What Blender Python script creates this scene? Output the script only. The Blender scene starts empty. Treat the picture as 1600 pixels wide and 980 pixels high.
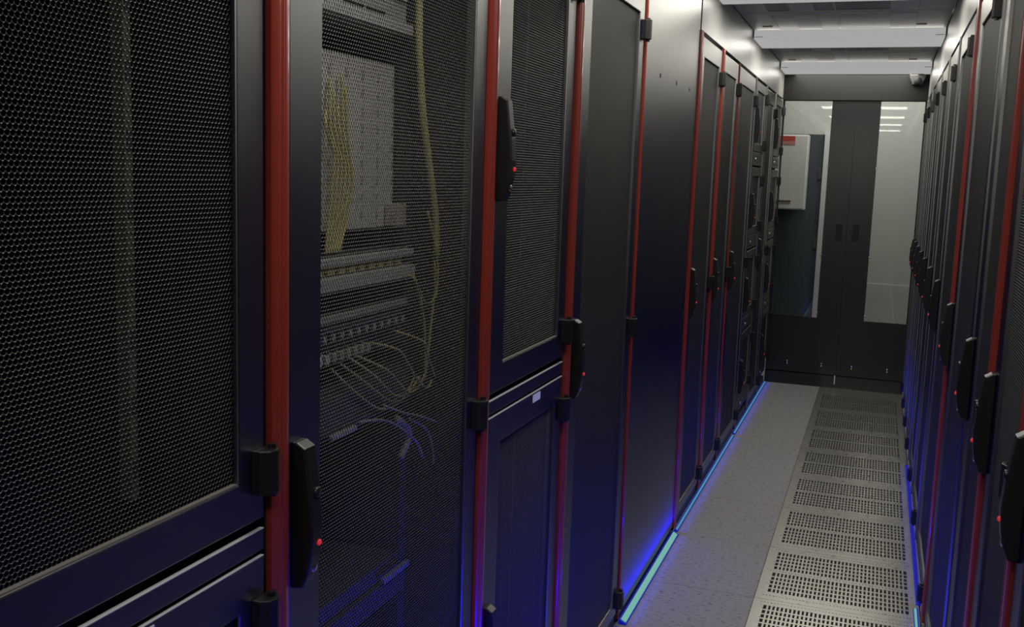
import bpy, bmesh, math, random
import numpy as np
from mathutils import Matrix, Vector

# ---------------------------------------------------------------- camera, world, exposure
SC = bpy.context.scene
COL = SC.collection
random.seed(7)
PI = math.pi
CAM_H = 1.55
V_RT = Vector((0.93944402, -0.07729655, -0.3338715))  # rows: world axes in camera space (x right, y up, z forward)
V_FW = Vector((0.34118627, 0.11941519, 0.93237972))
V_UP = Vector((0.03220041, 0.98983092, -0.13855641))
cam_d = bpy.data.cameras.new('camera')
cam = bpy.data.objects.new('camera', cam_d)
COL.objects.link(cam)
right = Vector((V_RT.x, V_FW.x, V_UP.x))
upv = Vector((V_RT.y, V_FW.y, V_UP.y))
back = -Vector((V_RT.z, V_FW.z, V_UP.z))
m = Matrix((right, upv, back)).transposed().to_4x4()
m.translation = Vector((0, 0, CAM_H))
cam.matrix_world = m
cam_d.sensor_width = 36.0
cam_d.lens = 36.0 * 1585.0 / 1600.0
cam_d.clip_start = 0.02
SC.camera = cam

SC.view_settings.view_transform = 'Standard'
SC.view_settings.look = 'None'
SC.view_settings.exposure = 0.0
SC.view_settings.gamma = 1.0
SC.view_settings.use_curve_mapping = False

w = bpy.data.worlds.new('room_dark')
SC.world = w
w.use_nodes = True
w.node_tree.nodes['Background'].inputs[0].default_value = (0.9, 0.92, 1.0, 1)
w.node_tree.nodes['Background'].inputs[1].default_value = 0.004

LAMP_W = 9.0            # watts of every ceiling lamp
LAMP_SHOW = 0.37        # how bright its diffuser looks
BLUE_W = 1.0            # watts per metre of the floor light strips, left row
BLUE_R = 6.0            # and right row
ROOM_W = 22.0           # added, unseen lamp of the room beyond the glass doors

# left and right door planes of the aisle
XL, XR = -0.750, 0.253
Y_END = 7.98
TOP = 2.15
FASCIA_TOP = 2.33
L_BAYS = [0.56, 1.16, 1.93, 2.53, 3.28, 4.29, 4.91, 5.49, 6.25, 6.83, 7.40, 7.95]
R_BAYS = [1.24, 1.82, 2.36, 2.88, 3.70, 4.58, 5.28, 5.93, 6.50, 7.05, 7.60, 7.95]
LAMP_Y = [-0.43, 1.17, 2.77, 4.37, 5.97, 7.57]
LAMP_LEN = 0.41


# ---------------------------------------------------------------- materials
def nt(name):
    mt = bpy.data.materials.new(name)
    mt.use_nodes = True
    n = mt.node_tree
    b = n.nodes['Principled BSDF']
    return mt, n, b


def paint(name, col, rough=0.5, metal=0.0, spec=0.5, bump=0.0, bscale=400.0, coat=0.0, vary=0.0):
    mt, n, b = nt(name)
    b.inputs['Base Color'].default_value = (*col, 1)
    b.inputs['Roughness'].default_value = rough
    b.inputs['Metallic'].default_value = metal
    b.inputs['Specular IOR Level'].default_value = spec
    b.inputs['Coat Weight'].default_value = coat
    b.inputs['Coat Roughness'].default_value = 0.12
    if bump or vary:
        tc = n.nodes.new('ShaderNodeTexCoord')
        nz = n.nodes.new('ShaderNodeTexNoise')
        nz.inputs['Scale'].default_value = bscale
        n.links.new(tc.outputs['Object'], nz.inputs['Vector'])
        if bump:
            bp = n.nodes.new('ShaderNodeBump')
            bp.inputs['Strength'].default_value = bump
            bp.inputs['Distance'].default_value = 0.001
            n.links.new(nz.outputs['Fac'], bp.inputs['Height'])
            n.links.new(bp.outputs['Normal'], b.inputs['Normal'])
        if vary:
            mr = n.nodes.new('ShaderNodeMapRange')
            mr.inputs['To Min'].default_value = max(0.0, rough - vary)
            mr.inputs['To Max'].default_value = rough + vary
            n.links.new(nz.outputs['Fac'], mr.inputs['Value'])
            n.links.new(mr.outputs['Result'], b.inputs['Roughness'])
    return mt


def steel(name, col, refl, rough):
    # dark powder coat: a little diffuse colour under a broad satin sheen
    mt = bpy.data.materials.new(name)
    mt.use_nodes = True
    n = mt.node_tree
    n.nodes.clear()
    out = n.nodes.new('ShaderNodeOutputMaterial')
    add = n.nodes.new('ShaderNodeAddShader')
    df = n.nodes.new('ShaderNodeBsdfDiffuse')
    df.inputs['Color'].default_value = (*col, 1)
    gl = n.nodes.new('ShaderNodeBsdfGlossy')
    gl.distribution = 'BECKMANN'
    gl.inputs['Color'].default_value = (*refl, 1)
    gl.inputs['Roughness'].default_value = rough
    tc = n.nodes.new('ShaderNodeTexCoord')
    nz = n.nodes.new('ShaderNodeTexNoise')
    nz.inputs['Scale'].default_value = 900.0
    bp = n.nodes.new('ShaderNodeBump')
    bp.inputs['Strength'].default_value = 0.03
    bp.inputs['Distance'].default_value = 0.001
    n.links.new(tc.outputs['Object'], nz.inputs['Vector'])
    n.links.new(nz.outputs['Fac'], bp.inputs['Height'])
    n.links.new(bp.outputs['Normal'], gl.inputs['Normal'])
    n.links.new(df.outputs['BSDF'], add.inputs[0])
    n.links.new(gl.outputs['BSDF'], add.inputs[1])
    n.links.new(add.outputs['Shader'], out.inputs['Surface'])
    return mt


def glow(name, col, strength):
    mt, n, b = nt(name)
    b.inputs['Base Color'].default_value = (0.03, 0.03, 0.03, 1)
    b.inputs['Emission Color'].default_value = (*col, 1)
    b.inputs['Emission Strength'].default_value = strength
    b.inputs['Roughness'].default_value = 0.5
    b.inputs['Specular IOR Level'].default_value = 0.2
    return mt


def glass(name, tint=(0.96, 0.97, 0.96)):
    mt = bpy.data.materials.new(name)
    mt.use_nodes = True
    n = mt.node_tree
    n.nodes.clear()
    out = n.nodes.new('ShaderNodeOutputMaterial')
    mix = n.nodes.new('ShaderNodeMixShader')
    fr = n.nodes.new('ShaderNodeFresnel')
    fr.inputs['IOR'].default_value = 1.52
    tr = n.nodes.new('ShaderNodeBsdfTransparent')
    tr.inputs['Color'].default_value = (*tint, 1)
    gl = n.nodes.new('ShaderNodeBsdfGlossy')
    gl.inputs['Roughness'].default_value = 0.01
    n.links.new(fr.outputs['Fac'], mix.inputs['Fac'])
    n.links.new(tr.outputs['BSDF'], mix.inputs[1])
    n.links.new(gl.outputs['BSDF'], mix.inputs[2])
    n.links.new(mix.outputs['Shader'], out.inputs['Surface'])
    return mt


def floor_mat():
    mt, n, b = nt('speckled_raised_floor_tile')
    tc = n.nodes.new('ShaderNodeTexCoord')
    nz = n.nodes.new('ShaderNodeTexNoise')
    nz.inputs['Scale'].default_value = 95.0
    nz.inputs['Detail'].default_value = 3.0
    mp = n.nodes.new('ShaderNodeMapping')
    mp.inputs['Scale'].default_value = (0.45, 1.6, 1.0)
    n.links.new(tc.outputs['Object'], mp.inputs['Vector'])
    n.links.new(mp.outputs['Vector'], nz.inputs['Vector'])
    cr = n.nodes.new('ShaderNodeValToRGB')
    cr.color_ramp.elements[0].position = 0.32
    cr.color_ramp.elements[0].color = (0.085, 0.085, 0.08, 1)
    cr.color_ramp.elements[1].position = 0.45
    cr.color_ramp.elements[1].color = (0.27, 0.265, 0.25, 1)
    n.links.new(nz.outputs['Fac'], cr.inputs['Fac'])
    # seams of the square tiles
    sp = n.nodes.new('ShaderNodeSeparateXYZ')
    n.links.new(tc.outputs['Object'], sp.inputs['Vector'])

    def seam(sock, off):
        a = n.nodes.new('ShaderNodeMath'); a.operation = 'SUBTRACT'
        n.links.new(sock, a.inputs[0]); a.inputs[1].default_value = off
        d = n.nodes.new('ShaderNodeMath'); d.operation = 'PINGPONG'
        n.links.new(a.outputs[0], d.inputs[0]); d.inputs[1].default_value = 0.285
        c = n.nodes.new('ShaderNodeMath'); c.operation = 'LESS_THAN'
        n.links.new(d.outputs[0], c.inputs[0]); c.inputs[1].default_value = 0.0022
        return c.outputs[0]
    mx = n.nodes.new('ShaderNodeMath'); mx.operation = 'MAXIMUM'
    n.links.new(seam(sp.outputs['X'], -0.335), mx.inputs[0])
    n.links.new(seam(sp.outputs['Y'], 3.725), mx.inputs[1])
    mc = n.nodes.new('ShaderNodeMixRGB')
    n.links.new(mx.outputs[0], mc.inputs['Fac'])
    n.links.new(cr.outputs['Color'], mc.inputs['Color1'])
    mc.inputs['Color2'].default_value = (0.16, 0.155, 0.145, 1)
    n.links.new(mc.outputs['Color'], b.inputs['Base Color'])
    b.inputs['Roughness'].default_value = 0.55
    b.inputs['Specular IOR Level'].default_value = 0.35
    return mt


M = {}
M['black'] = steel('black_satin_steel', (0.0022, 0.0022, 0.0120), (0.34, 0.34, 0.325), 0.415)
M['panel'] = steel('dark_grey_door_panel', (0.026, 0.026, 0.0255), (0.09, 0.09, 0.088), 0.60)
M['locker'] = steel('grey_locker_paint', (0.034, 0.0335, 0.031), (0.20, 0.20, 0.195), 0.5)
M['doorblack'] = steel('black_glass_door_frame', (0.002, 0.002, 0.0035), (0.072, 0.072, 0.070), 0.40)
M['header'] = paint('grey_header_paint', (0.014, 0.014, 0.0135), 0.5, 0.0, 0.25)
M['mesh'] = paint('black_perforated_steel', (0.028, 0.028, 0.0275), 0.36, 0.0, 0.5)
M['inner'] = paint('black_cabinet_inside', (0.030, 0.030, 0.032), 0.55, 0.0, 0.4)
M['plastic'] = paint('black_plastic', (0.010, 0.010, 0.011), 0.35, 0.0, 0.5)
M['red'] = paint('red_gloss_trim', (0.24, 0.030, 0.020), 0.30, 0.0, 0.5, coat=0.5)
M['fascia'] = paint('pale_grey_fascia_paint', (0.24, 0.238, 0.225), 0.36, 0.0, 0.55, bump=0.05, bscale=600)
M['roof'] = paint('pale_roof_plate', (0.60, 0.585, 0.53), 0.45, 0.0, 0.5)
M['roofglass'] = paint('grey_roof_pane', (0.24, 0.235, 0.23), 0.40, 0.0, 0.3)
M['lamp'] = glow('lamp_diffuser', (1.0, 0.995, 0.98), LAMP_SHOW)
M['lamphouse'] = paint('lamp_housing_white', (0.6, 0.6, 0.58), 0.45)
M['cyanfar'] = glow('light_strip_far_core', (0.16, 0.80, 1.0), 0.34)
M['cyan'] = glow('light_strip_core', (0.36, 1.0, 0.83), 0.42)
M['blueedge'] = glow('light_strip_edge', (0.0, 0.006, 1.0), 0.30)
M['redled'] = glow('red_indicator', (0.75, 0.02, 0.03), 0.6)
M['alu'] = paint('brushed_aluminium_grate', (0.48, 0.465, 0.42), 0.30, 0.85, 0.5, vary=0.08, bscale=40)
M['chrome'] = paint('bright_screw_metal', (0.62, 0.62, 0.62), 0.25, 1.0)
M['silver'] = paint('silver_equipment_front', (0.46, 0.46, 0.47), 0.45, 0.0)
M['white'] = paint('off_white_module_front', (0.58, 0.57, 0.53), 0.55)
M['greydev'] = paint('grey_equipment_case', (0.36, 0.36, 0.33), 0.5)
M['darkdev'] = paint('dark_equipment_case', (0.07, 0.07, 0.075), 0.5)
M['bluedev'] = paint('dark_blue_connector', (0.045, 0.065, 0.11), 0.5)
M['port'] = paint('black_port_opening', (0.008, 0.008, 0.008), 0.6)
M['yellow'] = paint('yellow_fibre_jacket', (0.56, 0.50, 0.20), 0.5)
M['palecable'] = paint('pale_grey_cable_jacket', (0.50, 0.49, 0.46), 0.5)
M['plug'] = paint('white_plug_plastic', (0.70, 0.70, 0.66), 0.4)
M['tan'] = paint('tan_metal_rail', (0.42, 0.39, 0.33), 0.5)
M['striprail'] = paint('dull_tan_rail', (0.16, 0.15, 0.13), 0.6)
M['label'] = paint('white_paper_label', (0.75, 0.75, 0.78), 0.6)
M['wall'] = paint('grey_room_wall_paint', (0.50, 0.50, 0.455), 0.6, bump=0.05, bscale=200)
M['cabwhite'] = paint('off_white_cabinet_paint', (0.66, 0.655, 0.60), 0.45)
M['redlabel'] = paint('red_label', (0.46, 0.06, 0.04), 0.6)
M['palered'] = paint('pale_red_label', (0.48, 0.21, 0.17), 0.6)
M['bluegrey'] = paint('blue_grey_door_paint', (0.052, 0.070, 0.082), 0.35)
M['doorframe'] = paint('white_door_jamb', (0.60, 0.60, 0.58), 0.45)
M['glass'] = glass('clear_door_glass')
M['floor'] = floor_mat()
M['pit'] = paint('dark_underfloor', (0.03, 0.03, 0.03), 0.9)
M['camwhite'] = paint('grey_camera_mount', (0.055, 0.055, 0.053), 0.5)
M['darkgap'] = paint('dark_seam', (0.010, 0.010, 0.010), 0.7)
M['brown'] = paint('brown_latch', (0.12, 0.085, 0.05), 0.5)


# ---------------------------------------------------------------- mesh helpers
class MB:
    """collects boxes, prisms, tubes into one mesh"""
    def __init__(self):
        self.bm = bmesh.new()

    def box(self, x0, x1, y0, y1, z0, z1, bev=0.0):
        vs = [self.bm.verts.new((x, y, z)) for x in (x0, x1) for y in (y0, y1) for z in (z0, z1)]
        f = []
        for q in ((0, 1, 3, 2), (4, 6, 7, 5), (0, 4, 5, 1), (2, 3, 7, 6), (0, 2, 6, 4), (1, 5, 7, 3)):
            f.append(self.bm.faces.new([vs[i] for i in q]))
        if bev:
            es = list({e for a in f for e in a.edges})
            bmesh.ops.bevel(self.bm, geom=es, offset=bev, segments=2, affect='EDGES', profile=0.5)
        return self

    def prism(self, pts, axis, a0, a1, bev=0.0):
        """polygon pts in the plane across `axis`, extruded a0..a1; axis 'y': pts are (x,z); 'z': (x,y); 'x': (y,z)"""
        def P(p, a):
            return {'y': (p[0], a, p[1]), 'z': (p[0], p[1], a), 'x': (a, p[0], p[1])}[axis]
        A = [self.bm.verts.new(P(p, a0)) for p in pts]
        B = [self.bm.verts.new(P(p, a1)) for p in pts]
        f = [self.bm.faces.new(A), self.bm.faces.new(B[::-1])]
        k = len(pts)
        for i in range(k):
            f.append(self.bm.faces.new((A[i], B[i], B[(i + 1) % k], A[(i + 1) % k])))
        bmesh.ops.recalc_face_normals(self.bm, faces=f)
        if bev:
            es = list({e for e in f[0].edges} | {e for e in f[1].edges})
            bmesh.ops.bevel(self.bm, geom=es, offset=bev, segments=2, affect='EDGES', profile=0.5)
        return self

    def cyl(self, c, axis, r, l, seg=16, r2=None):
        """cylinder from c along axis for length l"""
        r2 = r if r2 is None else r2
        ax = {'x': Vector((1, 0, 0)), 'y': Vector((0, 1, 0)), 'z': Vector((0, 0, 1))}[axis]
        u = Vector((0, 0, 1)) if axis != 'z' else Vector((1, 0, 0))
        v = ax.cross(u)
        c = Vector(c)
        A, B = [], []
        for i in range(seg):
            t = 2 * PI * i / seg
            d = u * math.cos(t) + v * math.sin(t)
            A.append(self.bm.verts.new(c + d * r))
            B.append(self.bm.verts.new(c + ax * l + d * r2))
        f = [self.bm.faces.new(A[::-1]), self.bm.faces.new(B)]
        for i in range(seg):
            f.append(self.bm.faces.new((A[i], A[(i + 1) % seg], B[(i + 1) % seg], B[i])))
        bmesh.ops.recalc_face_normals(self.bm, faces=f)
        return self

    def lathe(self, c, axis, prof, seg=20):
        """prof: list of (radius, offset along axis)"""
        ax = {'x': Vector((1, 0, 0)), 'y': Vector((0, 1, 0)), 'z': Vector((0, 0, 1))}[axis]
        u = Vector((0, 0, 1)) if axis != 'z' else Vector((1, 0, 0))
        v = ax.cross(u)
        c = Vector(c)
        rings = []
        for r, o in prof:
            rings.append([self.bm.verts.new(c + ax * o + (u * math.cos(2 * PI * i / seg) + v * math.sin(2 * PI * i / seg)) * r) for i in range(seg)])
        f = []
        for a, b in zip(rings[:-1], rings[1:]):
            for i in range(seg):
                f.append(self.bm.faces.new((a[i], a[(i + 1) % seg], b[(i + 1) % seg], b[i])))
        f.append(self.bm.faces.new(rings[0][::-1]))
        f.append(self.bm.faces.new(rings[-1]))
        for q in f:
            q.smooth = True
        bmesh.ops.recalc_face_normals(self.bm, faces=f)
        return self

    def frame(self, x0, x1, y0, y1, z0, z1, iy0, iy1, iz0, iz1, bev=0.0):
        """a rectangular ring (door frame) in the y/z plane, one welded piece"""
        bm = self.bm
        O = [(y0, z0), (y1, z0), (y1, z1), (y0, z1)]
        I = [(iy0, iz0), (iy1, iz0), (iy1, iz1), (iy0, iz1)]
        of = [bm.verts.new((x1, *p)) for p in O]
        inf = [bm.verts.new((x1, *p)) for p in I]
        ob = [bm.verts.new((x0, *p)) for p in O]
        inb = [bm.verts.new((x0, *p)) for p in I]
        f = []
        for i in range(4):
            j = (i + 1) % 4
            f.append(bm.faces.new((of[i], of[j], inf[j], inf[i])))
            f.append(bm.faces.new((ob[j], ob[i], inb[i], inb[j])))
            f.append(bm.faces.new((of[j], of[i], ob[i], ob[j])))
            f.append(bm.faces.new((inf[i], inf[j], inb[j], inb[i])))
        bmesh.ops.recalc_face_normals(bm, faces=f)
        if bev:
            es = [e for e in {e for a in f for e in a.edges}
                  if all(v in of + inf for v in e.verts) and not (set(e.verts) & set(of) and set(e.verts) & set(inf))]
            bmesh.ops.bevel(bm, geom=es, offset=bev, segments=2, affect='EDGES', profile=0.5)
        return self

    def tube(self, pts, r, seg=8, sub=5):
        P = [Vector(p) for p in pts]
        C = []
        for i in range(len(P) - 1):
            p0, p1, p2, p3 = P[max(i - 1, 0)], P[i], P[i + 1], P[min(i + 2, len(P) - 1)]
            for k in range(sub):
                t = k / sub
                C.append(0.5 * ((2 * p1) + (p2 - p0) * t + (2 * p0 - 5 * p1 + 4 * p2 - p3) * t * t + (3 * p1 - p0 - 3 * p2 + p3) * t ** 3))
        C.append(P[-1])
        rings = []
        for i, c in enumerate(C):
            d = (C[min(i + 1, len(C) - 1)] - C[max(i - 1, 0)]).normalized()
            u = d.cross(Vector((1, 0, 0)))
            if u.length < 0.05:
                u = d.cross(Vector((0, 1, 0)))
            u.normalize()
            v = d.cross(u)
            rings.append([self.bm.verts.new(c + (u * math.cos(2 * PI * k / seg) + v * math.sin(2 * PI * k / seg)) * r) for k in range(seg)])
        f = []
        for a, b in zip(rings[:-1], rings[1:]):
            for k in range(seg):
                f.append(self.bm.faces.new((a[k], a[(k + 1) % seg], b[(k + 1) % seg], b[k])))
        f.append(self.bm.faces.new(rings[0]))
        f.append(self.bm.faces.new(rings[-1][::-1]))
        for q in f:
            q.smooth = True
        bmesh.ops.recalc_face_normals(self.bm, faces=f)
        return self

    def data(self, name, mat):
        me = bpy.data.meshes.new(name)
        self.bm.to_mesh(me)
        self.bm.free()
        me.materials.append(mat)
        return me

    def build(self, name, mat, parent=None):
        return link(name, self.data(name, mat), parent)


def link(name, me, parent=None, loc=None):
    o = bpy.data.objects.new(name, me)
    COL.objects.link(o)
    if parent is not None:
        o.parent = parent
    if loc is not None:
        o.location = loc
    return o


def tag(o, label, cat, group=None):
    o['label'] = label
    o['category'] = cat
    if group:
        o['group'] = group
    return o


def thing(name, label, cat, loc=(0, 0, 0), rz=0.0, group=None):
    o = bpy.data.objects.new(name, None)
    COL.objects.link(o)
    o.empty_display_size = 0.1
    o.location = loc
    o.rotation_euler = (0, 0, rz)
    return tag(o, label, cat, group)


def struct(o):
    o['kind'] = 'structure'
    return o


def area(name, parent, loc, rot, sx, sy, power, col, spread=PI):
    d = bpy.data.lights.new(name, 'AREA')
    d.shape = 'RECTANGLE'
    d.size, d.size_y = sx, sy
    d.energy = power
    d.color = col
    o = bpy.data.objects.new(name, d)
    COL.objects.link(o)
    o.parent = parent
    o.location = loc
    o.rotation_euler = rot
    d.spread = spread
    return o


# ---------------------------------------------------------------- the setting
# floor: solid tiles left of the grates, under the racks and beyond the glass door
b = MB()
b.box(-2.0, -0.335, -2.0, Y_END + 0.03, -0.05, 0.0)
b.box(0.250, 1.6, -2.0, Y_END + 0.03, -0.05, 0.0)
b.box(-3.5, 3.5, Y_END + 0.03, 9.6, -0.05, 0.0)
struct(b.build('floor', M['floor']))
b = MB()
b.box(-2.0, 1.6, -2.0, Y_END + 0.03, -0.40, -0.36)
struct(b.build('floor_below', M['pit']))
b = MB().box(-2.0, 1.6, -2.06, -2.0, -0.4, 3.1)
struct(b.build('wall_back', M['wall']))
b = MB().box(-3.5, 3.5, 9.6, 9.66, -0.05, 2.9)
b.box(-3.5, 3.5, 9.588, 9.6, 0.0, 0.66)                 # lower panel band of the far wall
struct(b.build('wall_far', M['wall']))
struct(MB().box(-3.5, 3.5, Y_END + 0.1, 9.66, 2.9, 2.95).build('ceiling', M['roof']))
struct(MB().box(-3.56, -3.5, Y_END + 0.1, 9.66, -0.05, 2.95).build('wall_left', M['wall']))
struct(MB().box(3.5, 3.56, Y_END + 0.1, 9.66, -0.05, 2.95).build('wall_right', M['wall']))

# fascias over both rows
def fascia(name, xa, xb, spans, face):
    b = MB()
    for y0, y1 in spans:
        y = y0
        while y < y1 - 0.05:
            e = min(y + 1.6, y1)
            b.box(xa, xb, y + 0.0015, e - 0.0015, TOP + 0.004, FASCIA_TOP)
            y = e
    return struct(b.build(name, M['fascia']))


fascia('trim_1', XL - 0.05, XL, [(-1.5, L_BAYS[4]), (L_BAYS[5], 7.98)], 1)
fascia('trim_2', XR, XR + 0.05, [(-1.5, 7.98)], -1)
# header beam over the glass doors
b = MB().box(XL, XR, Y_END - 0.05, Y_END + 0.05, 2.143, FASCIA_TOP, 0.003)
b.box(XL + 0.06, XL + 0.064, Y_END - 0.0515, Y_END - 0.049, 2.143, FASCIA_TOP)
struct(b.build('trim_3', M['header']))
# cheeks closing the roof above the fascias
struct(MB().box(XL - 0.05, XL - 0.004, -1.5, 7.98, FASCIA_TOP + 0.001, 2.46).build('trim_4', M['fascia']))
struct(MB().box(XR + 0.004, XR + 0.05, -1.5, 7.98, FASCIA_TOP + 0.001, 2.46).build('trim_5', M['fascia']))


# ---------------------------------------------------------------- glass doors at the end of the aisle
def door_leaf(name, x0, x1, gx0, gx1, hx, bolts, clamps):
    GZ0 = 0.522
    b = MB()
    # frame as a ring across x/z: stile, stile, kick panel
    y0, y1 = Y_END - 0.02, Y_END + 0.02
    b.box(x0, gx0, y0, y1, 0.10, 2.15)
    b.box(gx1, x1, y0, y1, 0.10, 2.15)
    b.box(gx0, gx1, y0, y1, 0.10, GZ0)
    d = struct(b.build(name, M['doorblack']))
    MB().box(gx0, gx1, Y_END - 0.004, Y_END + 0.004, GZ0, 2.15).build('glass_pane', M['glass'], d)
    h = MB().box(hx - 0.022, hx + 0.022, y0 - 0.004, y0, 1.115, 1.245, 0.0015)
    hb = h.build('handle_plate', M['plastic'], d)
    g = MB().frame(-0.003, 0.004, -0.016, 0.016, -0.055, 0.055, -0.012, 0.012, -0.05, 0.05)
    o = g.build('pull_recess', M['plastic'], hb)
    o.rotation_euler = (0, 0, -PI / 2)
    o.location = (hx, y0 - 0.004, 1.18)
    for sx in (-0.014, 0.014):
        for sz in (1.108, 1.252):
            MB().cyl((hx + sx, y0, sz), 'y', 0.0045, -0.003, 10).build('screw', M['camwhite'], d)
    for bx in bolts:
        for bz in (0.158, 0.176):
            MB().lathe((bx, y0, bz), 'y', [(0.0065, 0), (0.0065, -0.003), (0.004, -0.005)], 12).build('bolt', M['chrome'], d)
    for cx, cz in clamps:
        MB().box(cx - 0.006, cx + 0.006, y0 - 0.004, y0 + 0.004, cz - 0.010, cz + 0.010, 0.002).build('glass_clip', M['chrome'], d)
    MB().box(x0, x1, Y_END - 0.03, Y_END + 0.03, 0.0, 0.092).build('plinth', M['doorblack'], d)
    return d


door_leaf('door_1', XL, -0.2251, XL + 0.012, -0.396, -0.283, (-0.59, -0.336), [(-0.398, 1.66), (-0.398, 1.0), (-0.398, 0.56)])
MB().box(-0.2290, -0.2255, Y_END - 0.0208, Y_END - 0.0201, 0.10, 2.142).build('meeting_seal', M['darkgap'], bpy.data.objects['door_1'])
d2 = door_leaf('door_2', -0.2249, XR, -0.057, XR - 0.012, -0.163, (-0.118, 0.135), [(-0.055, 1.66), (-0.055, 1.0), (-0.055, 0.56)])
MB().box(-0.236, -0.229, Y_END - 0.034, Y_END - 0.030, 0.03, 0.098).build('floor_marker', M['label'], d2)

# what stands beyond the glass
YW = 9.588
dr = struct(MB().box(-1.40, -0.515, YW - 0.05, YW, 0.0, 1.965).build('door_3', M['bluegrey']))
MB().box(-0.515, -0.462, YW - 0.09, YW, 0.0, 1.99).build('door_jamb', M['doorframe'], dr)
MB().box(-1.45, -1.40, YW - 0.09, YW, 0.0, 1.99).build('door_jamb', M['doorframe'], dr)
for z in (0.35, 1.0, 1.62):
    MB().box(-0.555, -0.517, YW - 0.062, YW - 0.05, z - 0.05, z + 0.05, 0.002).build('door_hinge', M['darkdev'], dr)
cab = thing('electrical_cabinet', 'off-white wall cabinet with a red label seen through the left glass door', 'cabinet', (-0.86, 9.2, 1.30))
MB().box(-0.30, 0.228, 0.0, 0.20, 0.0, 0.645, 0.004).build('cabinet_body', M['cabwhite'], cab)
MB().box(-0.292, 0.222, -0.010, -0.001, 0.008, 0.637, 0.003).build('cabinet_door', M['cabwhite'], cab)
rl = MB().box(-0.03, 0.118, -0.0120, -0.0102, 0.588, 0.632).build('warning_label', M['redlabel'], cab)
MB().box(-0.03, 0.118, -0.0122, -0.0104, 0.556, 0.588).build('label_lower_half', M['palered'], rl)
MB().box(-0.02, 0.115, -0.018, -0.0102, 0.066, 0.080, 0.002).build('handle', M['brown'], cab)
bracket = MB().box(-0.25, 0.18, 0.20, YW - 0.05 - 9.2, 0.10, 0.55)
bracket.build('mounting_bracket', M['darkdev'], cab)
rm = thing('added_room_light', 'unseen ceiling light panel added to light the room beyond the glass doors', 'ceiling light', (-0.1, 8.85, 2.9))  # unseen fixture, added so the room behind the glass gets light
MB().box(-0.6, 0.6, -0.3, 0.3, -0.03, 0.0, 0.003).build('light_housing', M['lamphouse'], rm)
MB().box(-0.57, 0.57, -0.27, 0.27, -0.034, -0.0302).build('diffuser', M['lamp'], rm)
area('room_fill_light', rm, (0, 0, -0.04), (0, 0, 0), 1.1, 0.5, ROOM_W, (1, 0.99, 0.95))


# ---------------------------------------------------------------- roof of the aisle: lamps and flap panels
ordinals = {7.57: 'bright white ceiling lamp bar right above the glass doors',
            5.97: 'broad white ceiling lamp bar, second from the glass doors',
            4.37: 'white ceiling lamp bar at the top edge of the photo',
            2.77: 'white ceiling lamp bar, fourth from the glass doors',
            1.17: 'white ceiling lamp bar, fifth from the glass doors',
            -0.43: 'white ceiling lamp bar, farthest from the glass doors'}
PZ = 2.38
for y in LAMP_Y:
    t = thing('ceiling_lamp', ordinals[y], 'ceiling light', ((XL + XR) / 2, y, 2.33), 0, 'lamp bars across the aisle roof')
    hw = (XR - XL) / 2
    MB().box(-hw + 0.002, hw - 0.002, 0.012, LAMP_LEN - 0.012, 0.014, 0.125).build('lamp_housing', M['lamphouse'], t)
    MB().box(-hw + 0.004, hw - 0.004, 0.0, LAMP_LEN, 0.0, 0.012, 0.002).build('diffuser', M['lamp'], t)
    MB().box(-hw + 0.004, hw - 0.004, 0.0, 0.010, 0.0135, 0.056).build('front_diffuser', M['lamp'], t)
    for s in (-1, 1):
        MB().box(s * (hw - 0.03) - 0.022, s * (hw - 0.03) + 0.022, -0.003, 0.0, 0.0115, 0.0140).build('end_clip', M['darkdev'], t)
    area('lamp_front_light', t, (0, -0.003, 0.034), (-PI / 2, 0, 0), 2 * hw - 0.03, 0.036, LAMP_W * 0.022, (1.0, 0.965, 0.87))
    area('lamp_light', t, (0, LAMP_LEN / 2, -0.004), (0, 0, 0), 2 * hw - 0.16, LAMP_LEN - 0.02, LAMP_W, (1.0, 0.965, 0.87))

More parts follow.
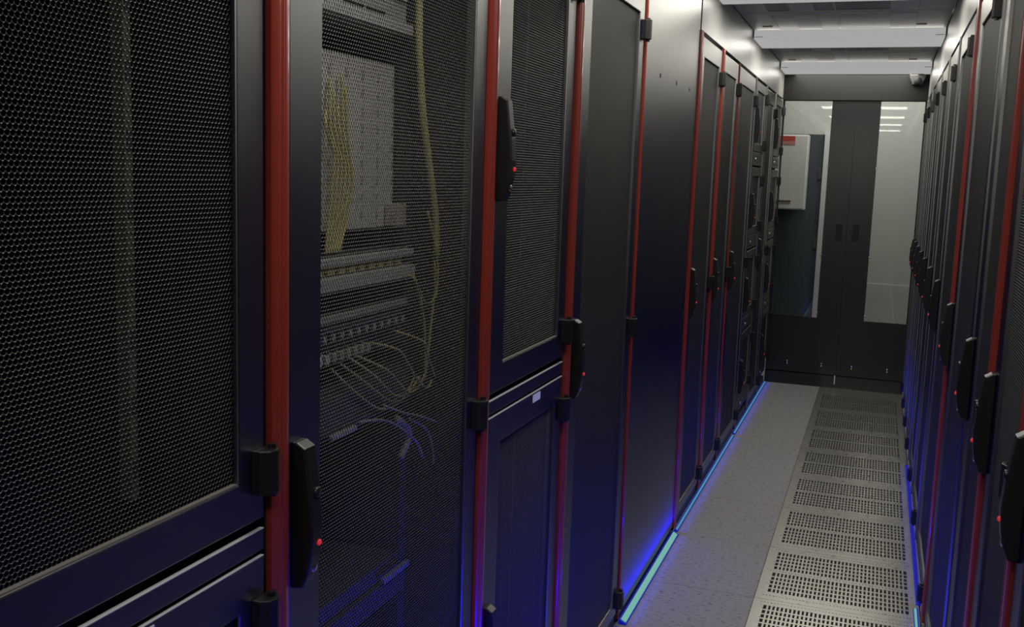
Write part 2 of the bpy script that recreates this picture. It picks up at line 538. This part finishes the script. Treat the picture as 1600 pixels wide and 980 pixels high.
names = ['between the two lamp bars nearest the glass doors', 'between the second and third lamp bars from the glass doors',
         'between the third and fourth lamp bars from the glass doors', 'between the fourth and fifth lamp bars from the glass doors',
         'between the fifth and last lamp bars from the glass doors']
for gi in range(5):
    ya, yb = LAMP_Y[4 - gi] + LAMP_LEN, LAMP_Y[5 - gi]
    mid = (ya + yb) / 2
    for hi, (a, c) in enumerate(((ya + 0.002, mid - 0.006), (mid + 0.006, yb - 0.002))):
        which = 'nearer the camera' if hi == 0 else 'nearer the glass doors'
        t = thing('roof_panel', 'framed grey-paned roof flap %s, %s' % (names[gi], which), 'roof panel', ((XL + XR) / 2, a, PZ), 0, 'roof flaps over the aisle')
        L = c - a
        hw = 0.4985
        b = MB()
        f = b.frame(0.0, 0.03, -hw, hw, 0.0, L, -0.357, 0.345, 0.07, L - 0.045 if hi == 0 else L - 0.012)
        me = b.data('flap_frame', M['roof'])
        o = link('flap_frame', me, t)
        o.matrix_local = Matrix(((0, 1, 0, 0), (0, 0, 1, 0), (1, 0, 0, 0), (0, 0, 0, 1)))
        MB().box(-0.362, 0.350, 0.065, L - 0.008, 0.0012, 0.006).build('roof_pane', M['roofglass'], t)
        for x0, x1 in ((-0.246, -0.131), (0.217, 0.342)):
            MB().box(x0, x1, 0.0705, L - 0.0125, -0.0012, 0.0010).build('pane_stripe', M['roof'], t)  # paler bands running along the pane
        MB().box(-0.040, -0.030, 0.0705, L - 0.0125, -0.0004, 0.0010).build('pane_divider', M['roof'], t)
        if hi == 1:
            for x in (-0.412, 0.372):
                MB().box(x - 0.026, x + 0.026, L - 0.15, L - 0.115, -0.003, 0.0, 0.001).build('latch', M['brown'], t)
        else:
            for x in (-0.412, 0.372):
                MB().box(x - 0.026, x + 0.026, 0.02, 0.055, -0.003, 0.0, 0.001).build('latch', M['brown'], t)

# dome camera under the lamp by the right fascia
t = thing('security_camera', 'small grey dome camera on the header beam above the right glass door', 'camera', (0.172, Y_END - 0.05, 2.292))
MB().prism([(-0.055, 0.030), (0.055, 0.030), (0.050, 0.0), (0.030, -0.040), (-0.030, -0.040), (-0.050, 0.0)], 'y', -0.060, -0.001, 0.006).build('camera_body', M['camwhite'], t)
MB().lathe((0.002, -0.058, -0.016), 'y', [(0.027, 0.0), (0.027, -0.012), (0.021, -0.024), (0.010, -0.030)], 20).build('camera_lens', M['darkgap'], t)
MB().box(-0.04, 0.04, -0.05, -0.001, 0.030, 0.036, 0.002).build('mounting_plate', M['camwhite'], t)

# ---------------------------------------------------------------- floor grates
GW, GL = 0.570, 0.570


def grate_data():
    b = MB()
    z0, z1 = -0.028, 0.001
    X0, X1 = 0.0015, 0.580
    b.box(X0, X0 + 0.040, 0.001, GL - 0.001, z0, z1)
    b.box(X1 - 0.036, X1, 0.001, GL - 0.001, z0, z1)
    xa, xb = X0 + 0.040, X1 - 0.036
    for y0, y1 in ((0.001, 0.075), (0.278, 0.318), (0.515, GL - 0.001)):
        b.box(xa, xb, y0, y1, z0, z1)
    n = 34
    for k in range(1, n):
        x = xa + (xb - xa) * k / n
        for y0, y1 in ((0.075, 0.278), (0.318, 0.515)):
            b.box(x - 0.0035, x + 0.0035, y0, y1, z0, z1 - 0.0005)
    for y0, y1 in ((0.075, 0.278), (0.318, 0.515)):
        for j in range(1, 5):
            y = y0 + (y1 - y0) * j / 5
            b.box(xa, xb, y - 0.006, y + 0.006, z0, z1 - 0.001)
    nf = len(b.bm.faces)
    for y in (0.040, 0.298, 0.542):
        for k in range(44):
            x = 0.03 + 0.52 * k / 43
            b.box(x - 0.0022, x + 0.0022, y - 0.0022, y + 0.0022, 0.0005, 0.0014)
    b.bm.faces.ensure_lookup_table()
    for f in b.bm.faces[nf:]:
        f.material_index = 1
    me = b.data('grate', M['alu'])
    me.materials.append(M['port'])
    return me


gd = grate_data()
gn = ['perforated metal floor grate touching the glass door sill', 'second metal floor grate from the glass doors',
      'third metal floor grate from the glass doors', 'fourth metal floor grate from the glass doors',
      'fifth metal floor grate from the glass doors', 'sixth metal floor grate from the glass doors',
      'seventh metal floor grate from the glass doors', 'eighth metal floor grate from the glass doors, cut by the bottom photo edge',
      'ninth metal floor grate from the glass doors', 'tenth metal floor grate from the glass doors']
g0 = None
for k in range(10):
    y = 3.725 + 0.57 * (6 - k)
    t = thing('floor_grate', gn[k], 'floor grate', (-0.335, y, 0.0), 0, 'metal grates along the aisle floor')
    link('grate', gd, t)
struct(MB().box(-0.3335, 0.2485, 7.716, Y_END + 0.03, -0.05, 0.0).build('floor_sill', M['alu']))


# ---------------------------------------------------------------- light strips at the foot of the racks
def light_strip(label, x, y0, y1, side, wide, core='cyan', watts=None):
    """side +1: stands at the left row and shines to +x"""
    L = y1 - y0
    t = thing('light_strip', label, 'light strip', (x, y0, 0.0), 0 if side > 0 else PI, 'blue light strips along the rack feet')
    if side < 0:
        t.location = (x, y1, 0.0)
    wv = 0.022 if wide else 0.011
    MB().prism([(0, 0), (wv + 0.006, 0), (wv + 0.006, 0.004), (0.004, wv * 0.55 + 0.004), (0, wv * 0.55 + 0.004)], 'y', 0.004, L - 0.004).build('channel', M['blueedge'], t)
    e0 = 0.004
    MB().prism([(0.006, wv * 0.5 + 0.0045), (wv + 0.001, 0.0055), (wv + 0.0035, 0.0085), (0.0085, wv * 0.5 + 0.0075)], 'y', e0 + 0.01, L - 0.02).build('diffuser', M[core], t)
    area('strip_light', t, (wv * 0.5 + 0.01, L / 2, 0.028), (PI, math.radians(70), 0), 0.02, L - 0.02, (watts or BLUE_W) * L, (0.0, 0.0, 1.0), math.radians(62))
    area('strip_back_light', t, (wv + 0.016, L / 2, 0.036), (PI, math.radians(-32), 0), 0.006, L - 0.02, (14.0 if wide else 0.3) * L, (0.0, 0.0, 1.0), math.radians(64))
    area('strip_floor_light', t, (wv + 0.012, L / 2, 0.022), (0, math.radians(-40), 0), 0.006, L - 0.02, 0.10 * L, (0.0, 0.0, 1.0), math.radians(100))
    return t


light_strip('glowing blue-cyan light strip at the foot of the plain cabinet panel', XL + 0.001, 3.29, 4.27, 1, True)
light_strip('glowing blue light strip at the foot of the left racks, middle stretch', XL + 0.001, 4.30, 6.12, 1, False, 'cyanfar')
light_strip('glowing blue light strip at the foot of the left racks, reaching the glass doors', XL + 0.001, 6.16, 7.92, 1, False, 'cyanfar')
light_strip('blue light strip at the foot of the nearest left racks', XL + 0.001, 0.60, 3.26, 1, False)
light_strip('blue light strip at the foot of the right racks nearest the camera', XR - 0.012, 0.4, 2.55, -1, False, 'cyan', BLUE_R)
light_strip('blue light strip along the right racks, beside the nearest grates', XR - 0.012, 2.58, 3.86, -1, False, 'cyan', BLUE_R * 0.16)
light_strip('dim blue light strip along the right racks, beside the middle grates', XR - 0.001, 3.90, 5.9, -1, False, 'blueedge', BLUE_R * 0.16)


# ---------------------------------------------------------------- rack parts
HP = 0.0065


def hexmesh(name, wid, hgt):
    """perforated sheet: hexagonal punched holes with a rolled front rim"""
    dz = HP * 0.8660254
    nx, nz = int(wid / HP) + 1, int(hgt / dz) + 1
    R0 = HP / math.sqrt(3)
    ang = np.arange(6) * PI / 3 + PI / 6
    ring = np.stack([np.cos(ang), np.sin(ang)], 1)
    i, j = np.meshgrid(np.arange(nx), np.arange(nz), indexing='ij')
    cy = (i + 0.5 * (j % 2)).ravel() * HP
    cz = j.ravel() * dz
    spec = ((0.0, 1.0, 0.0), (-0.0005, 0.87, 0.00032), (-0.0011, 0.85, 0.00032))
    N = len(cy)
    co = np.zeros((N, 3, 6, 3))
    for k, (x, s, up) in enumerate(spec):
        co[:, k, :, 0] = x
        co[:, k, :, 1] = cy[:, None] + ring[None, :, 0] * R0 * s
        co[:, k, :, 2] = cz[:, None] + ring[None, :, 1] * R0 * s + up
    base = (np.arange(N) * 18)[:, None, None]
    q = []
    for k in (0, 1):
        for a in range(6):
            c = (a + 1) % 6
            q.append((k * 6 + a, k * 6 + c, k * 6 + 6 + c, k * 6 + 6 + a))
    q = np.array(q)[None, :, :] + base
    F = N * 12
    me = bpy.data.meshes.new(name)
    me.vertices.add(N * 18)
    me.vertices.foreach_set('co', co.astype(np.float32).ravel())
    me.loops.add(F * 4)
    me.loops.foreach_set('vertex_index', q.astype(np.int32).ravel())
    me.polygons.add(F)
    me.polygons.foreach_set('loop_start', (np.arange(F) * 4).astype(np.int32))
    me.update(calc_edges=True)
    me.materials.append(M['mesh'])
    return me, (nx - 1) * HP, (nz - 1) * dz


PANELS = {}


def mesh_panel(parent, y0, y1, z0, z1):
    wq, hq = round((y1 - y0) / 0.13) * 0.13, round((z1 - z0) / 0.02) * 0.02
    wq = max(wq, 0.13)
    key = (round(wq, 2), round(hq, 2))
    if key not in PANELS:
        PANELS[key] = hexmesh('mesh_panel', *key)
    me, ww, hh = PANELS[key]
    o = link('mesh_panel', me, parent, (-0.0085, y0 - 0.002, z0 - 0.002))
    o.scale = (1, (y1 - y0 + 0.004) / ww, (z1 - z0 + 0.004) / hh)
    return o


def hinge_data():
    b = MB()
    b.prism([(0, 0.0), (0.012, 0.0), (0.024, 0.008), (0.027, 0.020), (0.022, 0.032), (0.012, 0.038), (0, 0.038)], 'z', 0.0, 0.060, 0.0015)
    b.cyl((0.014, 0.026, -0.006), 'z', 0.006, 0.072, 12)
    return b.data('hinge', M['plastic'])


HINGE = hinge_data()
H_LEN = 0.215


def handle_data():
    b = MB()
    # side profile (x out, z up): thin foot, bulging grip, rounded slanted head
    b.prism([(0, 0), (0.017, 0.002), (0.025, 0.020), (0.031, 0.050), (0.034, 0.085), (0.031, 0.130), (0.025, 0.175), (0.021, 0.207), (0.008, 0.2150), (0, 0.2150)],
            'y', -0.015, 0.015, 0.003)
    return b.data('handle', M['plastic'])


def handle_bits():
    led = MB().lathe((0.0285, 0.004, 0.068), 'x', [(0.0045, 0), (0.0045, 0.006), (0.0025, 0.008)], 12).data('indicator_light', M['redled'])
    key = MB().lathe((0.0215, 0.003, 0.030), 'x', [(0.0075, 0), (0.0075, 0.0055), (0.005, 0.007)], 16).data('key_cylinder', M['chrome'])
    ring = MB().lathe((0.026, 0.003, 0.142), 'x', [(0.008, 0), (0.008, 0.0062), (0.006, 0.0072)], 16).data('release_button', M['plastic'])
    return led, key, ring


HANDLE = handle_data()
LED, KEY, BTN = handle_bits()


def post_data(name, half, out, mat):
    """extruded trim with two soft lobes and a rib between them"""
    pts = [(-0.003, -half), (out * 0.55, -half)]
    n = 7
    for lobe, (a, c) in enumerate(((-half, -half * 0.06), (half * 0.06, half))):
        for k in range(1, n):
            t = k / n
            y = a + (c - a) * t
            e = abs(y) / half
            pts.append((out * (1.0 - 0.42 * e ** 3) - out * 0.06 * (1 if (lobe == 0 and k == n - 1) or (lobe == 1 and k == 1) else 0), y))
        if lobe == 0:
            pts.append((out * 1.12, 0.0))
    pts += [(out * 0.55, half), (-0.003, half)]
    b = MB()
    b.prism(pts, 'z', 0.028, TOP - 0.002)
    return b.data(name, mat)


POST = post_data('corner_trim', 0.0215, 0.010, M['red'])
POST_THIN = post_data('corner_trim', 0.0075, 0.005, M['red'])
POST_GREY = post_data('corner_trim', 0.012, 0.006, M['black'])

FULL_HINGES = (1.977, 1.026, 0.084)


def add_handle(root, y, ztop):
    h = link('handle', HANDLE, root, (0.0005, y, ztop - H_LEN))
    h['label'] = 'black upright swing handle'
    l = link('indicator_light', LED, h)
    l['label'] = 'small red indicator light'
    k = link('key_cylinder', KEY, h)
    k['label'] = 'bright round key cylinder'
    link('release_button', BTN, h, (0.0005, 0, 0))
    return h


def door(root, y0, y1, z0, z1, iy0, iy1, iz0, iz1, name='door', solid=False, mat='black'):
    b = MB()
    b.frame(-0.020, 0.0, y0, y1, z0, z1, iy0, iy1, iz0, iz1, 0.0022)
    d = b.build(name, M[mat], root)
    if solid:
        MB().box(-0.0105, -0.0085, iy0 - 0.001, iy1 + 0.001, iz0 - 0.001, iz1 + 0.001).build('door_panel', M['panel'], d)
    else:
        mesh_panel(d, iy0, iy1, iz0, iz1)
    return d


def body(root, wd, depth=1.0, rails=True, top=TOP, trim=False):
    b = MB()
    if trim:                                                          # black upright behind the trim strip
        b.box(-0.040, -0.0035, -0.0195, 0.0195, 0.028, top - 0.004)
        b.box(-0.040, -0.0245, 0.0195, 0.0270, 0.028, top - 0.004)
    e = 0.027
    b.box(-depth, -0.024, e, e + 0.012, 0.05, top - 0.004)
    b.box(-depth, -0.024, wd - e - 0.012, wd - e, 0.05, top - 0.004)
    b.box(-depth, -depth + 0.012, e + 0.012, wd - e - 0.012, 0.05, top - 0.004)
    b.box(-depth, -0.024, e + 0.012, wd - e - 0.012, top - 0.03, top - 0.004)
    b.box(-depth, -0.024, e + 0.012, wd - e - 0.012, 0.05, 0.07)
    b.box(-depth, -0.006, e, wd - e, 0.001, 0.05)                     # foot
    if rails and wd > 0.58:
        c = wd / 2
        for s in (-1, 1):
            b.box(-0.150, -0.120, *sorted((c + s * 0.2445, c + s * min(0.275, wd / 2 - 0.042))), 0.07, top - 0.03)
    return b.build('cabinet_body', M['inner'], root)


def hinges(d, wd, zs):
    for z in zs:
        link('hinge', HINGE, d, (0.0005, wd - 0.060, z))


def rack(label, plane, ya, yb, style='full', post='red', side=1):
    wd = yb - ya
    if side > 0:
        t = thing('server_rack', label, 'server rack', (plane, ya, 0), 0, 'racks of the left row')
    else:
        t = thing('server_rack', label, 'server rack', (plane, yb, 0), PI, 'racks of the right row')
    iy0, iy1 = 0.115, wd - 0.088
    body(t, wd, trim=bool(post))
    if post:
        me = {'red': POST, 'thin': POST_THIN, 'grey': POST_GREY}[post]
        o = link('corner_trim', me, t)
        if post != 'grey':
            o['label'] = 'glossy red upright trim strip'
    ey0, ey1 = 0.030, wd - 0.030
    if style in ('full', 'solid'):
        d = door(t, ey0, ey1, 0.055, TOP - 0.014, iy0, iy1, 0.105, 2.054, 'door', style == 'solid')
        hinges(d, wd, FULL_HINGES)
        add_handle(t, 0.052, 1.165)
    elif style == 'split':
        d = door(t, ey0, ey1, 1.078, TOP - 0.014, iy0, iy1, 1.138, 2.054, 'upper_door')
        hinges(d, wd, (1.977, 1.117))
        add_handle(t, 0.052, 1.702)
        MB().box(-0.022, -0.001, ey0, ey1, 1.033, 1.062, 0.001).build('middle_rail', M['black'], t)
        MB().box(-0.006, 0.0006, ey0 + 0.002, ey1 - 0.002, 1.0622, 1.0640, 0.0005).build('edge_highlight', M['silver'], t)['label'] = 'pale strip added as the lit top edge'  # added pale strip stands for lamp light on the rail's top edge
        MB().box(-0.0080, -0.0012, iy0 + 0.001, iy1 - 0.001, 1.1382, 1.1400).build('bottom_lip', M['striprail'], d)  # paler colour stands for light caught along the mesh's lower edge
        d = door(t, ey0, ey1, 0.055, 1.024, iy0, iy1, 0.105, 0.960, 'lower_door')
        MB().box(-0.005, 0.0006, ey0 + 0.002, ey1 - 0.002, 1.0242, 1.0258, 0.0005).build('edge_highlight', M['silver'], d)['label'] = 'pale strip added as the lit top edge'  # same added highlight along the top of the lower door
        hinges(d, wd, (0.911, 0.084))
        add_handle(t, 0.052, 0.604)
        ly = wd * 0.60 if wd < 0.605 and ya > 1 else wd * 0.53
        s = MB().box(0.0001, 0.0007, ly - 0.028, ly + 0.028, 1.001, 1.020).build('name_sticker', M['label'], d)
        s['label'] = 'blank white paper sticker'
    elif style == 'lockers':
        step = 0.5125
        for k in range(4):
            zt = TOP - 0.014 - k * step
            zb = zt - step + 0.012
            # each compartment: door with a small mesh window over a slotted blank strip
            d = door(t, ey0, ey1, zb + 0.085, zt, iy0, iy1, zb + 0.135, zt - 0.055, 'locker_door', True, 'locker')
            for z in (zb + 0.10, zt - 0.11):
                link('hinge', HINGE, d, (0.0005, wd - 0.060, z))
            h = add_handle(t, 0.052, zt - 0.155)
            s = MB().box(-0.020, -0.001, ey0, ey1, zb, zb + 0.080, 0.002).build('blank_strip', M['locker'], t)
            for z in (zb + 0.025, zb + 0.058):
                MB().box(-0.0012, 0.0004, ey0 + 0.09, ey1 - 0.09, z - 0.003, z + 0.003).build('slot', M['darkgap'], s)
            MB().lathe((-0.001, ey0 + 0.16, zb + 0.040), 'x', [(0.008, 0), (0.008, 0.004), (0.005, 0.006)], 12).build('lock_button', M['chrome'], s)
    return t


L = L_BAYS
rack('black rack with split perforated doors at the left edge of the photo', XL, L[0], L[1], 'split', None)
r2 = rack('black rack with a full perforated door, yellow cables showing inside', XL, L[1], L[2], 'full', 'red')
rack('narrow black rack with split perforated doors right of the cable-filled rack', XL, L[2], L[3], 'split', 'red')
rack('wide black rack with a full-height dark door, just before the plain cabinet panel', XL, L[3], L[4], 'solid', 'red')
rack('black left-row rack right behind the plain cabinet panel', XL, L[5], L[6], 'solid', 'red')
rack('left-row rack second behind the plain cabinet panel', XL, L[6], L[7], 'solid', 'red')
rack('left-row rack third behind the plain cabinet panel, beside the locker rack', XL, L[7], L[8], 'solid', 'thin')
rack('rack of four stacked locker doors, the one farther from the glass doors', XL, L[8], L[9], 'lockers', 'grey')
rack('full-door rack standing between the two left locker racks', XL, L[9], L[10], 'solid', 'grey')
rack('left-row rack of four stacked locker doors, next to the glass doors', XL, L[10], L[11], 'lockers', 'grey')

# plain tall cabinet front between the racks
cu = thing('cooling_cabinet', 'plain tall black cabinet front with three small holes in the left row', 'cabinet', (XL, L[4], 0))
wd = L[5] - L[4]
body(cu, wd, rails=False, trim=True, top=FASCIA_TOP - 0.002)
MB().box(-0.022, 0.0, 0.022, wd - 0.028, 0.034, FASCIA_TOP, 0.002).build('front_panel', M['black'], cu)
o = link('corner_trim', POST_THIN, cu)
o['label'] = 'thin dark red upright trim strip'
for y in (0.253, 0.542, 0.810):
    MB().lathe((0.0, y, 1.894), 'x', [(0.008, 0.0004), (0.008, 0.0010), (0.006, 0.0012)], 14).build('screw_hole', M['darkgap'], cu)

Rb = R_BAYS
rl_ = ['nearest black mesh-door rack of the right row, its handle at the photo edge',
       'right-row mesh-door rack second from the camera',
       'right-row rack third from the camera, red trim on its near side',
       'wide right-row rack fourth from the camera, broad red trim on its far side',
       'right-row rack just beyond the broad red trim',
       'right-row rack second beyond the broad red trim',
       'right-row rack fifth from the glass doors',
       'right-row rack fourth from the glass doors',
       'right-row rack third from the glass doors',
       'right-row rack second from the glass doors',
       'narrow right-row rack touching the glass door']
rp = ['red', 'red', 'grey', 'red', 'grey', 'grey', 'grey', 'grey', 'grey', 'grey', None]
for k in range(11):
    # on the right row the trim of a rack stands at its far edge (local y = 0)
    rack(rl_[k], XR, Rb[k], Rb[k + 1], 'full' if k < 2 else 'solid', rp[k], -1)


# ---------------------------------------------------------------- what is inside the cable-filled rack
XF = -0.862                       # plane of the 19-inch fronts
YC = (L[1] + L[2]) / 2
YA, YB = YC - 0.239, YC + 0.239

t = thing('equipment_chassis', 'grey equipment chassis with a fan grille at the top of the cable rack', 'server', (XF, YC, 1.795))
MB().box(-0.5, 0.0, -0.225, 0.225, 0.0, 0.175, 0.003).build('case', M['greydev'], t)
MB().box(0.0002, 0.010, -0.239, 0.239, 0.0, 0.020, 0.002).build('bottom_lip', M['silver'], t)
for y in (-0.12, 0.02, 0.10):
    MB().box(0.0002, 0.002, y - 0.035, y + 0.035, 0.026, 0.031).build('slot', M['port'], t)
g = MB().frame(0.0002, 0.006, 0.165, 0.215, 0.060, 0.130, 0.172, 0.208, 0.068, 0.122).build('fan_grille', M['silver'], t)
for k in range(5):
    MB().box(0.0004, 0.004, 0.172, 0.208, 0.072 + 0.010 * k, 0.076 + 0.010 * k).build('grille_bar', M['darkdev'], g)

t = thing('fibre_distribution_frame', 'tall off-white fibre module block with yellow cables in front of it', 'fibre module', (-0.892, YC, 1.437))
MB().box(-0.35, -0.02, -0.225, 0.225, 0.0, 0.305).build('case', M['greydev'], t)
for k in range(8):
    y0 = -0.238 + k * 0.0595
    zb = 0.0
    c = MB().box(-0.018, 0.0, y0 + 0.001, y0 + 0.0585, zb, 0.305 if k < 7 else 0.305, 0.0015).build('module_front', M['white'], t)
    b = MB()
    for j in range(9):
        b.box(0.0001, 0.0015, y0 + 0.048, y0 + 0.054, 0.02 + j * 0.031, 0.034 + j * 0.031)
    b.build('port_row', M['greydev'], c)
for k in range(2):
    MB().box(0.0002, 0.003, -0.085, -0.045, 0.180 + k * 0.012, 0.186 + k * 0.012).build('vent_slot', M['port'], t)
MB().box(0.002, 0.03, 0.200, 0.238, 0.002, 0.045, 0.002).build('cable_bracket', M['tan'], t)
MB().box(-0.018, -0.002, 0.2385, 0.2435, 0.0, 0.30).build('side_bracket', M['darkdev'], t)

t = thing('patch_panel', 'silver patch panel of two pale rails below the off-white module block', 'patch panel', (XF, YC, 1.342))
MB().box(-0.30, -0.001, -0.225, 0.225, 0.002, 0.056).build('tray', M['darkdev'], t)
MB().box(0.0, 0.016, -0.241, 0.241, 0.042, 0.055, 0.002).build('top_rail', M['silver'], t)
MB().box(0.0, 0.020, -0.241, 0.241, 0.0, 0.024, 0.002).build('bottom_rail', M['silver'], t)
for k in range(12):
    MB().box(-0.001, 0.008, -0.215 + k * 0.036, -0.193 + k * 0.036, 0.027, 0.039).build('adapter', M['yellow'], t)

t = thing('network_switch', 'dark blue network switch whose ports take the drooping yellow cables', 'network switch', (XF, YC, 1.215))
MB().box(-0.35, 0.0, -0.225, 0.225, 0.0, 0.085, 0.002).build('case', M['darkdev'], t)
MB().box(0.0002, 0.006, -0.239, 0.239, 0.072, 0.085, 0.001).build('top_lip', M['greydev'], t)
for k in range(14):
    y = -0.19 + 0.029 * k
    p = MB().box(0.0002, 0.020, y - 0.010, y + 0.010, 0.040, 0.062, 0.0015).build('connector', M['bluedev'], t)
    MB().box(0.0202, 0.022, y - 0.005, y + 0.005, 0.046, 0.056).build('connector_face', M['silver'], p)
for k in range(8):
    y = -0.11 + 0.024 * k
    MB().box(0.0002, 0.018, y - 0.007, y + 0.007, 0.006, 0.022, 0.0015).build('plug', M['plug'] if k < 2 else M['tan'], t)

t = thing('server_unit', 'dark grey server under the drooping yellow cables', 'server', (XF, YC, 1.085))
MB().box(-0.55, 0.0, -0.225, 0.225, 0.0, 0.085, 0.002).build('case', M['darkdev'], t)
MB().box(0.0002, 0.012, -0.239, 0.239, 0.012, 0.075, 0.002).build('front_bezel', M['greydev'] if False else M['darkdev'], t)
MB().box(0.0122, 0.020, -0.075, 0.015, 0.002, 0.011, 0.001).build('pull_handle', M['silver'], t)

t = thing('storage_unit', 'dark server low in the cable rack with a pale pull bar', 'server', (XF, YC, 0.70))
MB().box(-0.55, 0.0, -0.225, 0.225, 0.0, 0.085, 0.002).build('case', M['darkdev'], t)
MB().box(0.0002, 0.010, -0.239, 0.239, 0.006, 0.050, 0.002).build('front_bezel', M['darkdev'], t)
MB().box(0.0102, 0.020, 0.13, 0.24, 0.055, 0.066, 0.001).build('pull_bar', M['silver'], t)


NC = [0]


def cable(label, pts, r, mat='yellow', group='yellow fibre cables in the cable rack', name='fibre_cable', cat='cable'):
    n = len(pts) - 1
    if 'droop' in label and 'pale' not in label:                 # ends fan out instead of meeting in one point
        NC[0] += 1
        pts = [(p[0] if i == 0 else -0.844 + 0.0072 * (NC[0] - 1), p[1], p[2]) for i, p in enumerate(pts)]
    return tag(MB().tube(pts, r).build(name, M[mat], None), label, cat, group)


cable('thick pale-to-yellow cable bundle dropping down the right side of the cable rack',
      [(-0.84, 1.774, 1.960), (-0.84, 1.779, 1.792), (-0.84, 1.787, 1.734), (-0.84, 1.803, 1.652), (-0.84, 1.837, 1.555), (-0.84, 1.872, 1.453), (-0.84, 1.880, 1.373)], 0.0075)
cable('thin yellow cable looping at the right of the silver patch panel',
      [(-0.83, 1.811, 1.468), (-0.83, 1.860, 1.376), (-0.83, 1.866, 1.324), (-0.83, 1.85, 1.291), (-0.83, 1.807, 1.29), (-0.83, 1.764, 1.335), (-0.835, 1.735, 1.350)], 0.0022)
cable('thin yellow cable falling straight from the patch panel end into the knot',
      [(-0.84, 1.771, 1.346), (-0.84, 1.801, 1.305), (-0.84, 1.825, 1.251), (-0.84, 1.838, 1.171), (-0.84, 1.837, 1.129)], 0.0030)
cable('yellow cable continuing from the thick bundle down to the knot',
      [(-0.845, 1.880, 1.373), (-0.84, 1.878, 1.318), (-0.84, 1.870, 1.281), (-0.84, 1.862, 1.245), (-0.84, 1.847, 1.17), (-0.84, 1.834, 1.13)], 0.0030)
cable('lowest of the drooping yellow cables', [(-0.856, 1.485, 1.211), (-0.851, 1.535, 1.168), (-0.845, 1.606, 1.126), (-0.84, 1.657, 1.104), (-0.833, 1.724, 1.101), (-0.827, 1.767, 1.118), (-0.82, 1.793, 1.139)], 0.0024)
cable('second lowest of the drooping yellow cables', [(-0.856, 1.502, 1.222), (-0.851, 1.558, 1.181), (-0.845, 1.631, 1.139), (-0.84, 1.678, 1.116), (-0.833, 1.738, 1.11), (-0.827, 1.781, 1.127), (-0.82, 1.796, 1.142)], 0.0024)
cable('third lowest of the drooping yellow cables', [(-0.856, 1.535, 1.225), (-0.850, 1.59, 1.184), (-0.843, 1.651, 1.144), (-0.836, 1.688, 1.125), (-0.828, 1.741, 1.123), (-0.82, 1.790, 1.144)], 0.0024)
cable('fourth lowest of the drooping yellow cables', [(-0.856, 1.557, 1.224), (-0.850, 1.627, 1.187), (-0.843, 1.69, 1.146), (-0.836, 1.729, 1.124), (-0.828, 1.769, 1.128), (-0.82, 1.797, 1.147)], 0.0024)
cable('drooping yellow cable, one below the topmost arc', [(-0.856, 1.628, 1.233), (-0.852, 1.66, 1.219), (-0.848, 1.702, 1.187), (-0.842, 1.746, 1.148), (-0.836, 1.792, 1.122), (-0.83, 1.815, 1.134)], 0.0024)
cable('topmost arc of the drooping yellow cables', [(-0.856, 1.718, 1.244), (-0.853, 1.753, 1.222), (-0.845, 1.773, 1.194), (-0.837, 1.794, 1.166), (-0.83, 1.817, 1.139)], 0.0022)
gk = 'pale cables low in the cable rack'
cable('thin pale cable running right from under the drooping yellow cables', [(-0.82, 1.617, 1.122), (-0.82, 1.697, 1.092), (-0.82, 1.785, 1.064), (-0.82, 1.854, 1.038)], 0.0022, 'palecable', gk, 'network_cable')
cable('pale yellow cable arching down from the dark grey server', [(-0.838, 1.558, 1.102), (-0.835, 1.632, 1.09), (-0.84, 1.712, 1.061), (-0.84, 1.8, 1.008), (-0.84, 1.832, 0.967)], 0.0028, 'palecable', gk, 'network_cable')
cable('pale cable hanging farthest right below the knot', [(-0.83, 1.747, 1.067), (-0.83, 1.823, 1.03), (-0.83, 1.857, 0.982), (-0.83, 1.866, 0.946)], 0.0028, 'palecable', gk, 'network_cable')
cable('broad pale cable end bent like an arrowhead below the knot', [(-0.845, 1.720, 1.072), (-0.845, 1.765, 1.045), (-0.845, 1.775, 1.020), (-0.85, 1.750, 0.985)], 0.0075, 'palecable', gk, 'network_cable')
BN = ['leftmost', 'second', 'third', 'fourth', 'fifth', 'rightmost']
for k in range(6):
    o = 0.0125 * k
    cable('%s of the six upright yellow cables before the off-white module block' % BN[k],
          [(-0.885 + 0.001 * k, 1.516 + o * 0.9, 1.640 + 0.011 * ((k * 5) % 7)), (-0.877, 1.503 + o * 1.15, 1.612), (-0.872, 1.521 + o, 1.570 - 0.006 * k),
           (-0.872, 1.514 + o * 1.1, 1.506), (-0.874, 1.508 + o * 0.95, 1.452), (-0.872, 1.496 + o * 0.7, 1.402)], 0.0029)

# pale upright power strip behind the nearest mesh door
t = thing('power_strip', 'pale upright power strip faintly visible behind the nearest mesh door', 'power strip', (-0.862, 1.012, 1.12))
MB().box(-0.020, 0.0, -0.007, 0.007, 0.0, 0.85, 0.002).build('housing', M['striprail'], t)
for k in range(10):
    MB().box(0.0002, 0.0012, -0.004, 0.004, 0.03 + k * 0.082, 0.055 + k * 0.082).build('socket', M['darkdev'], t)
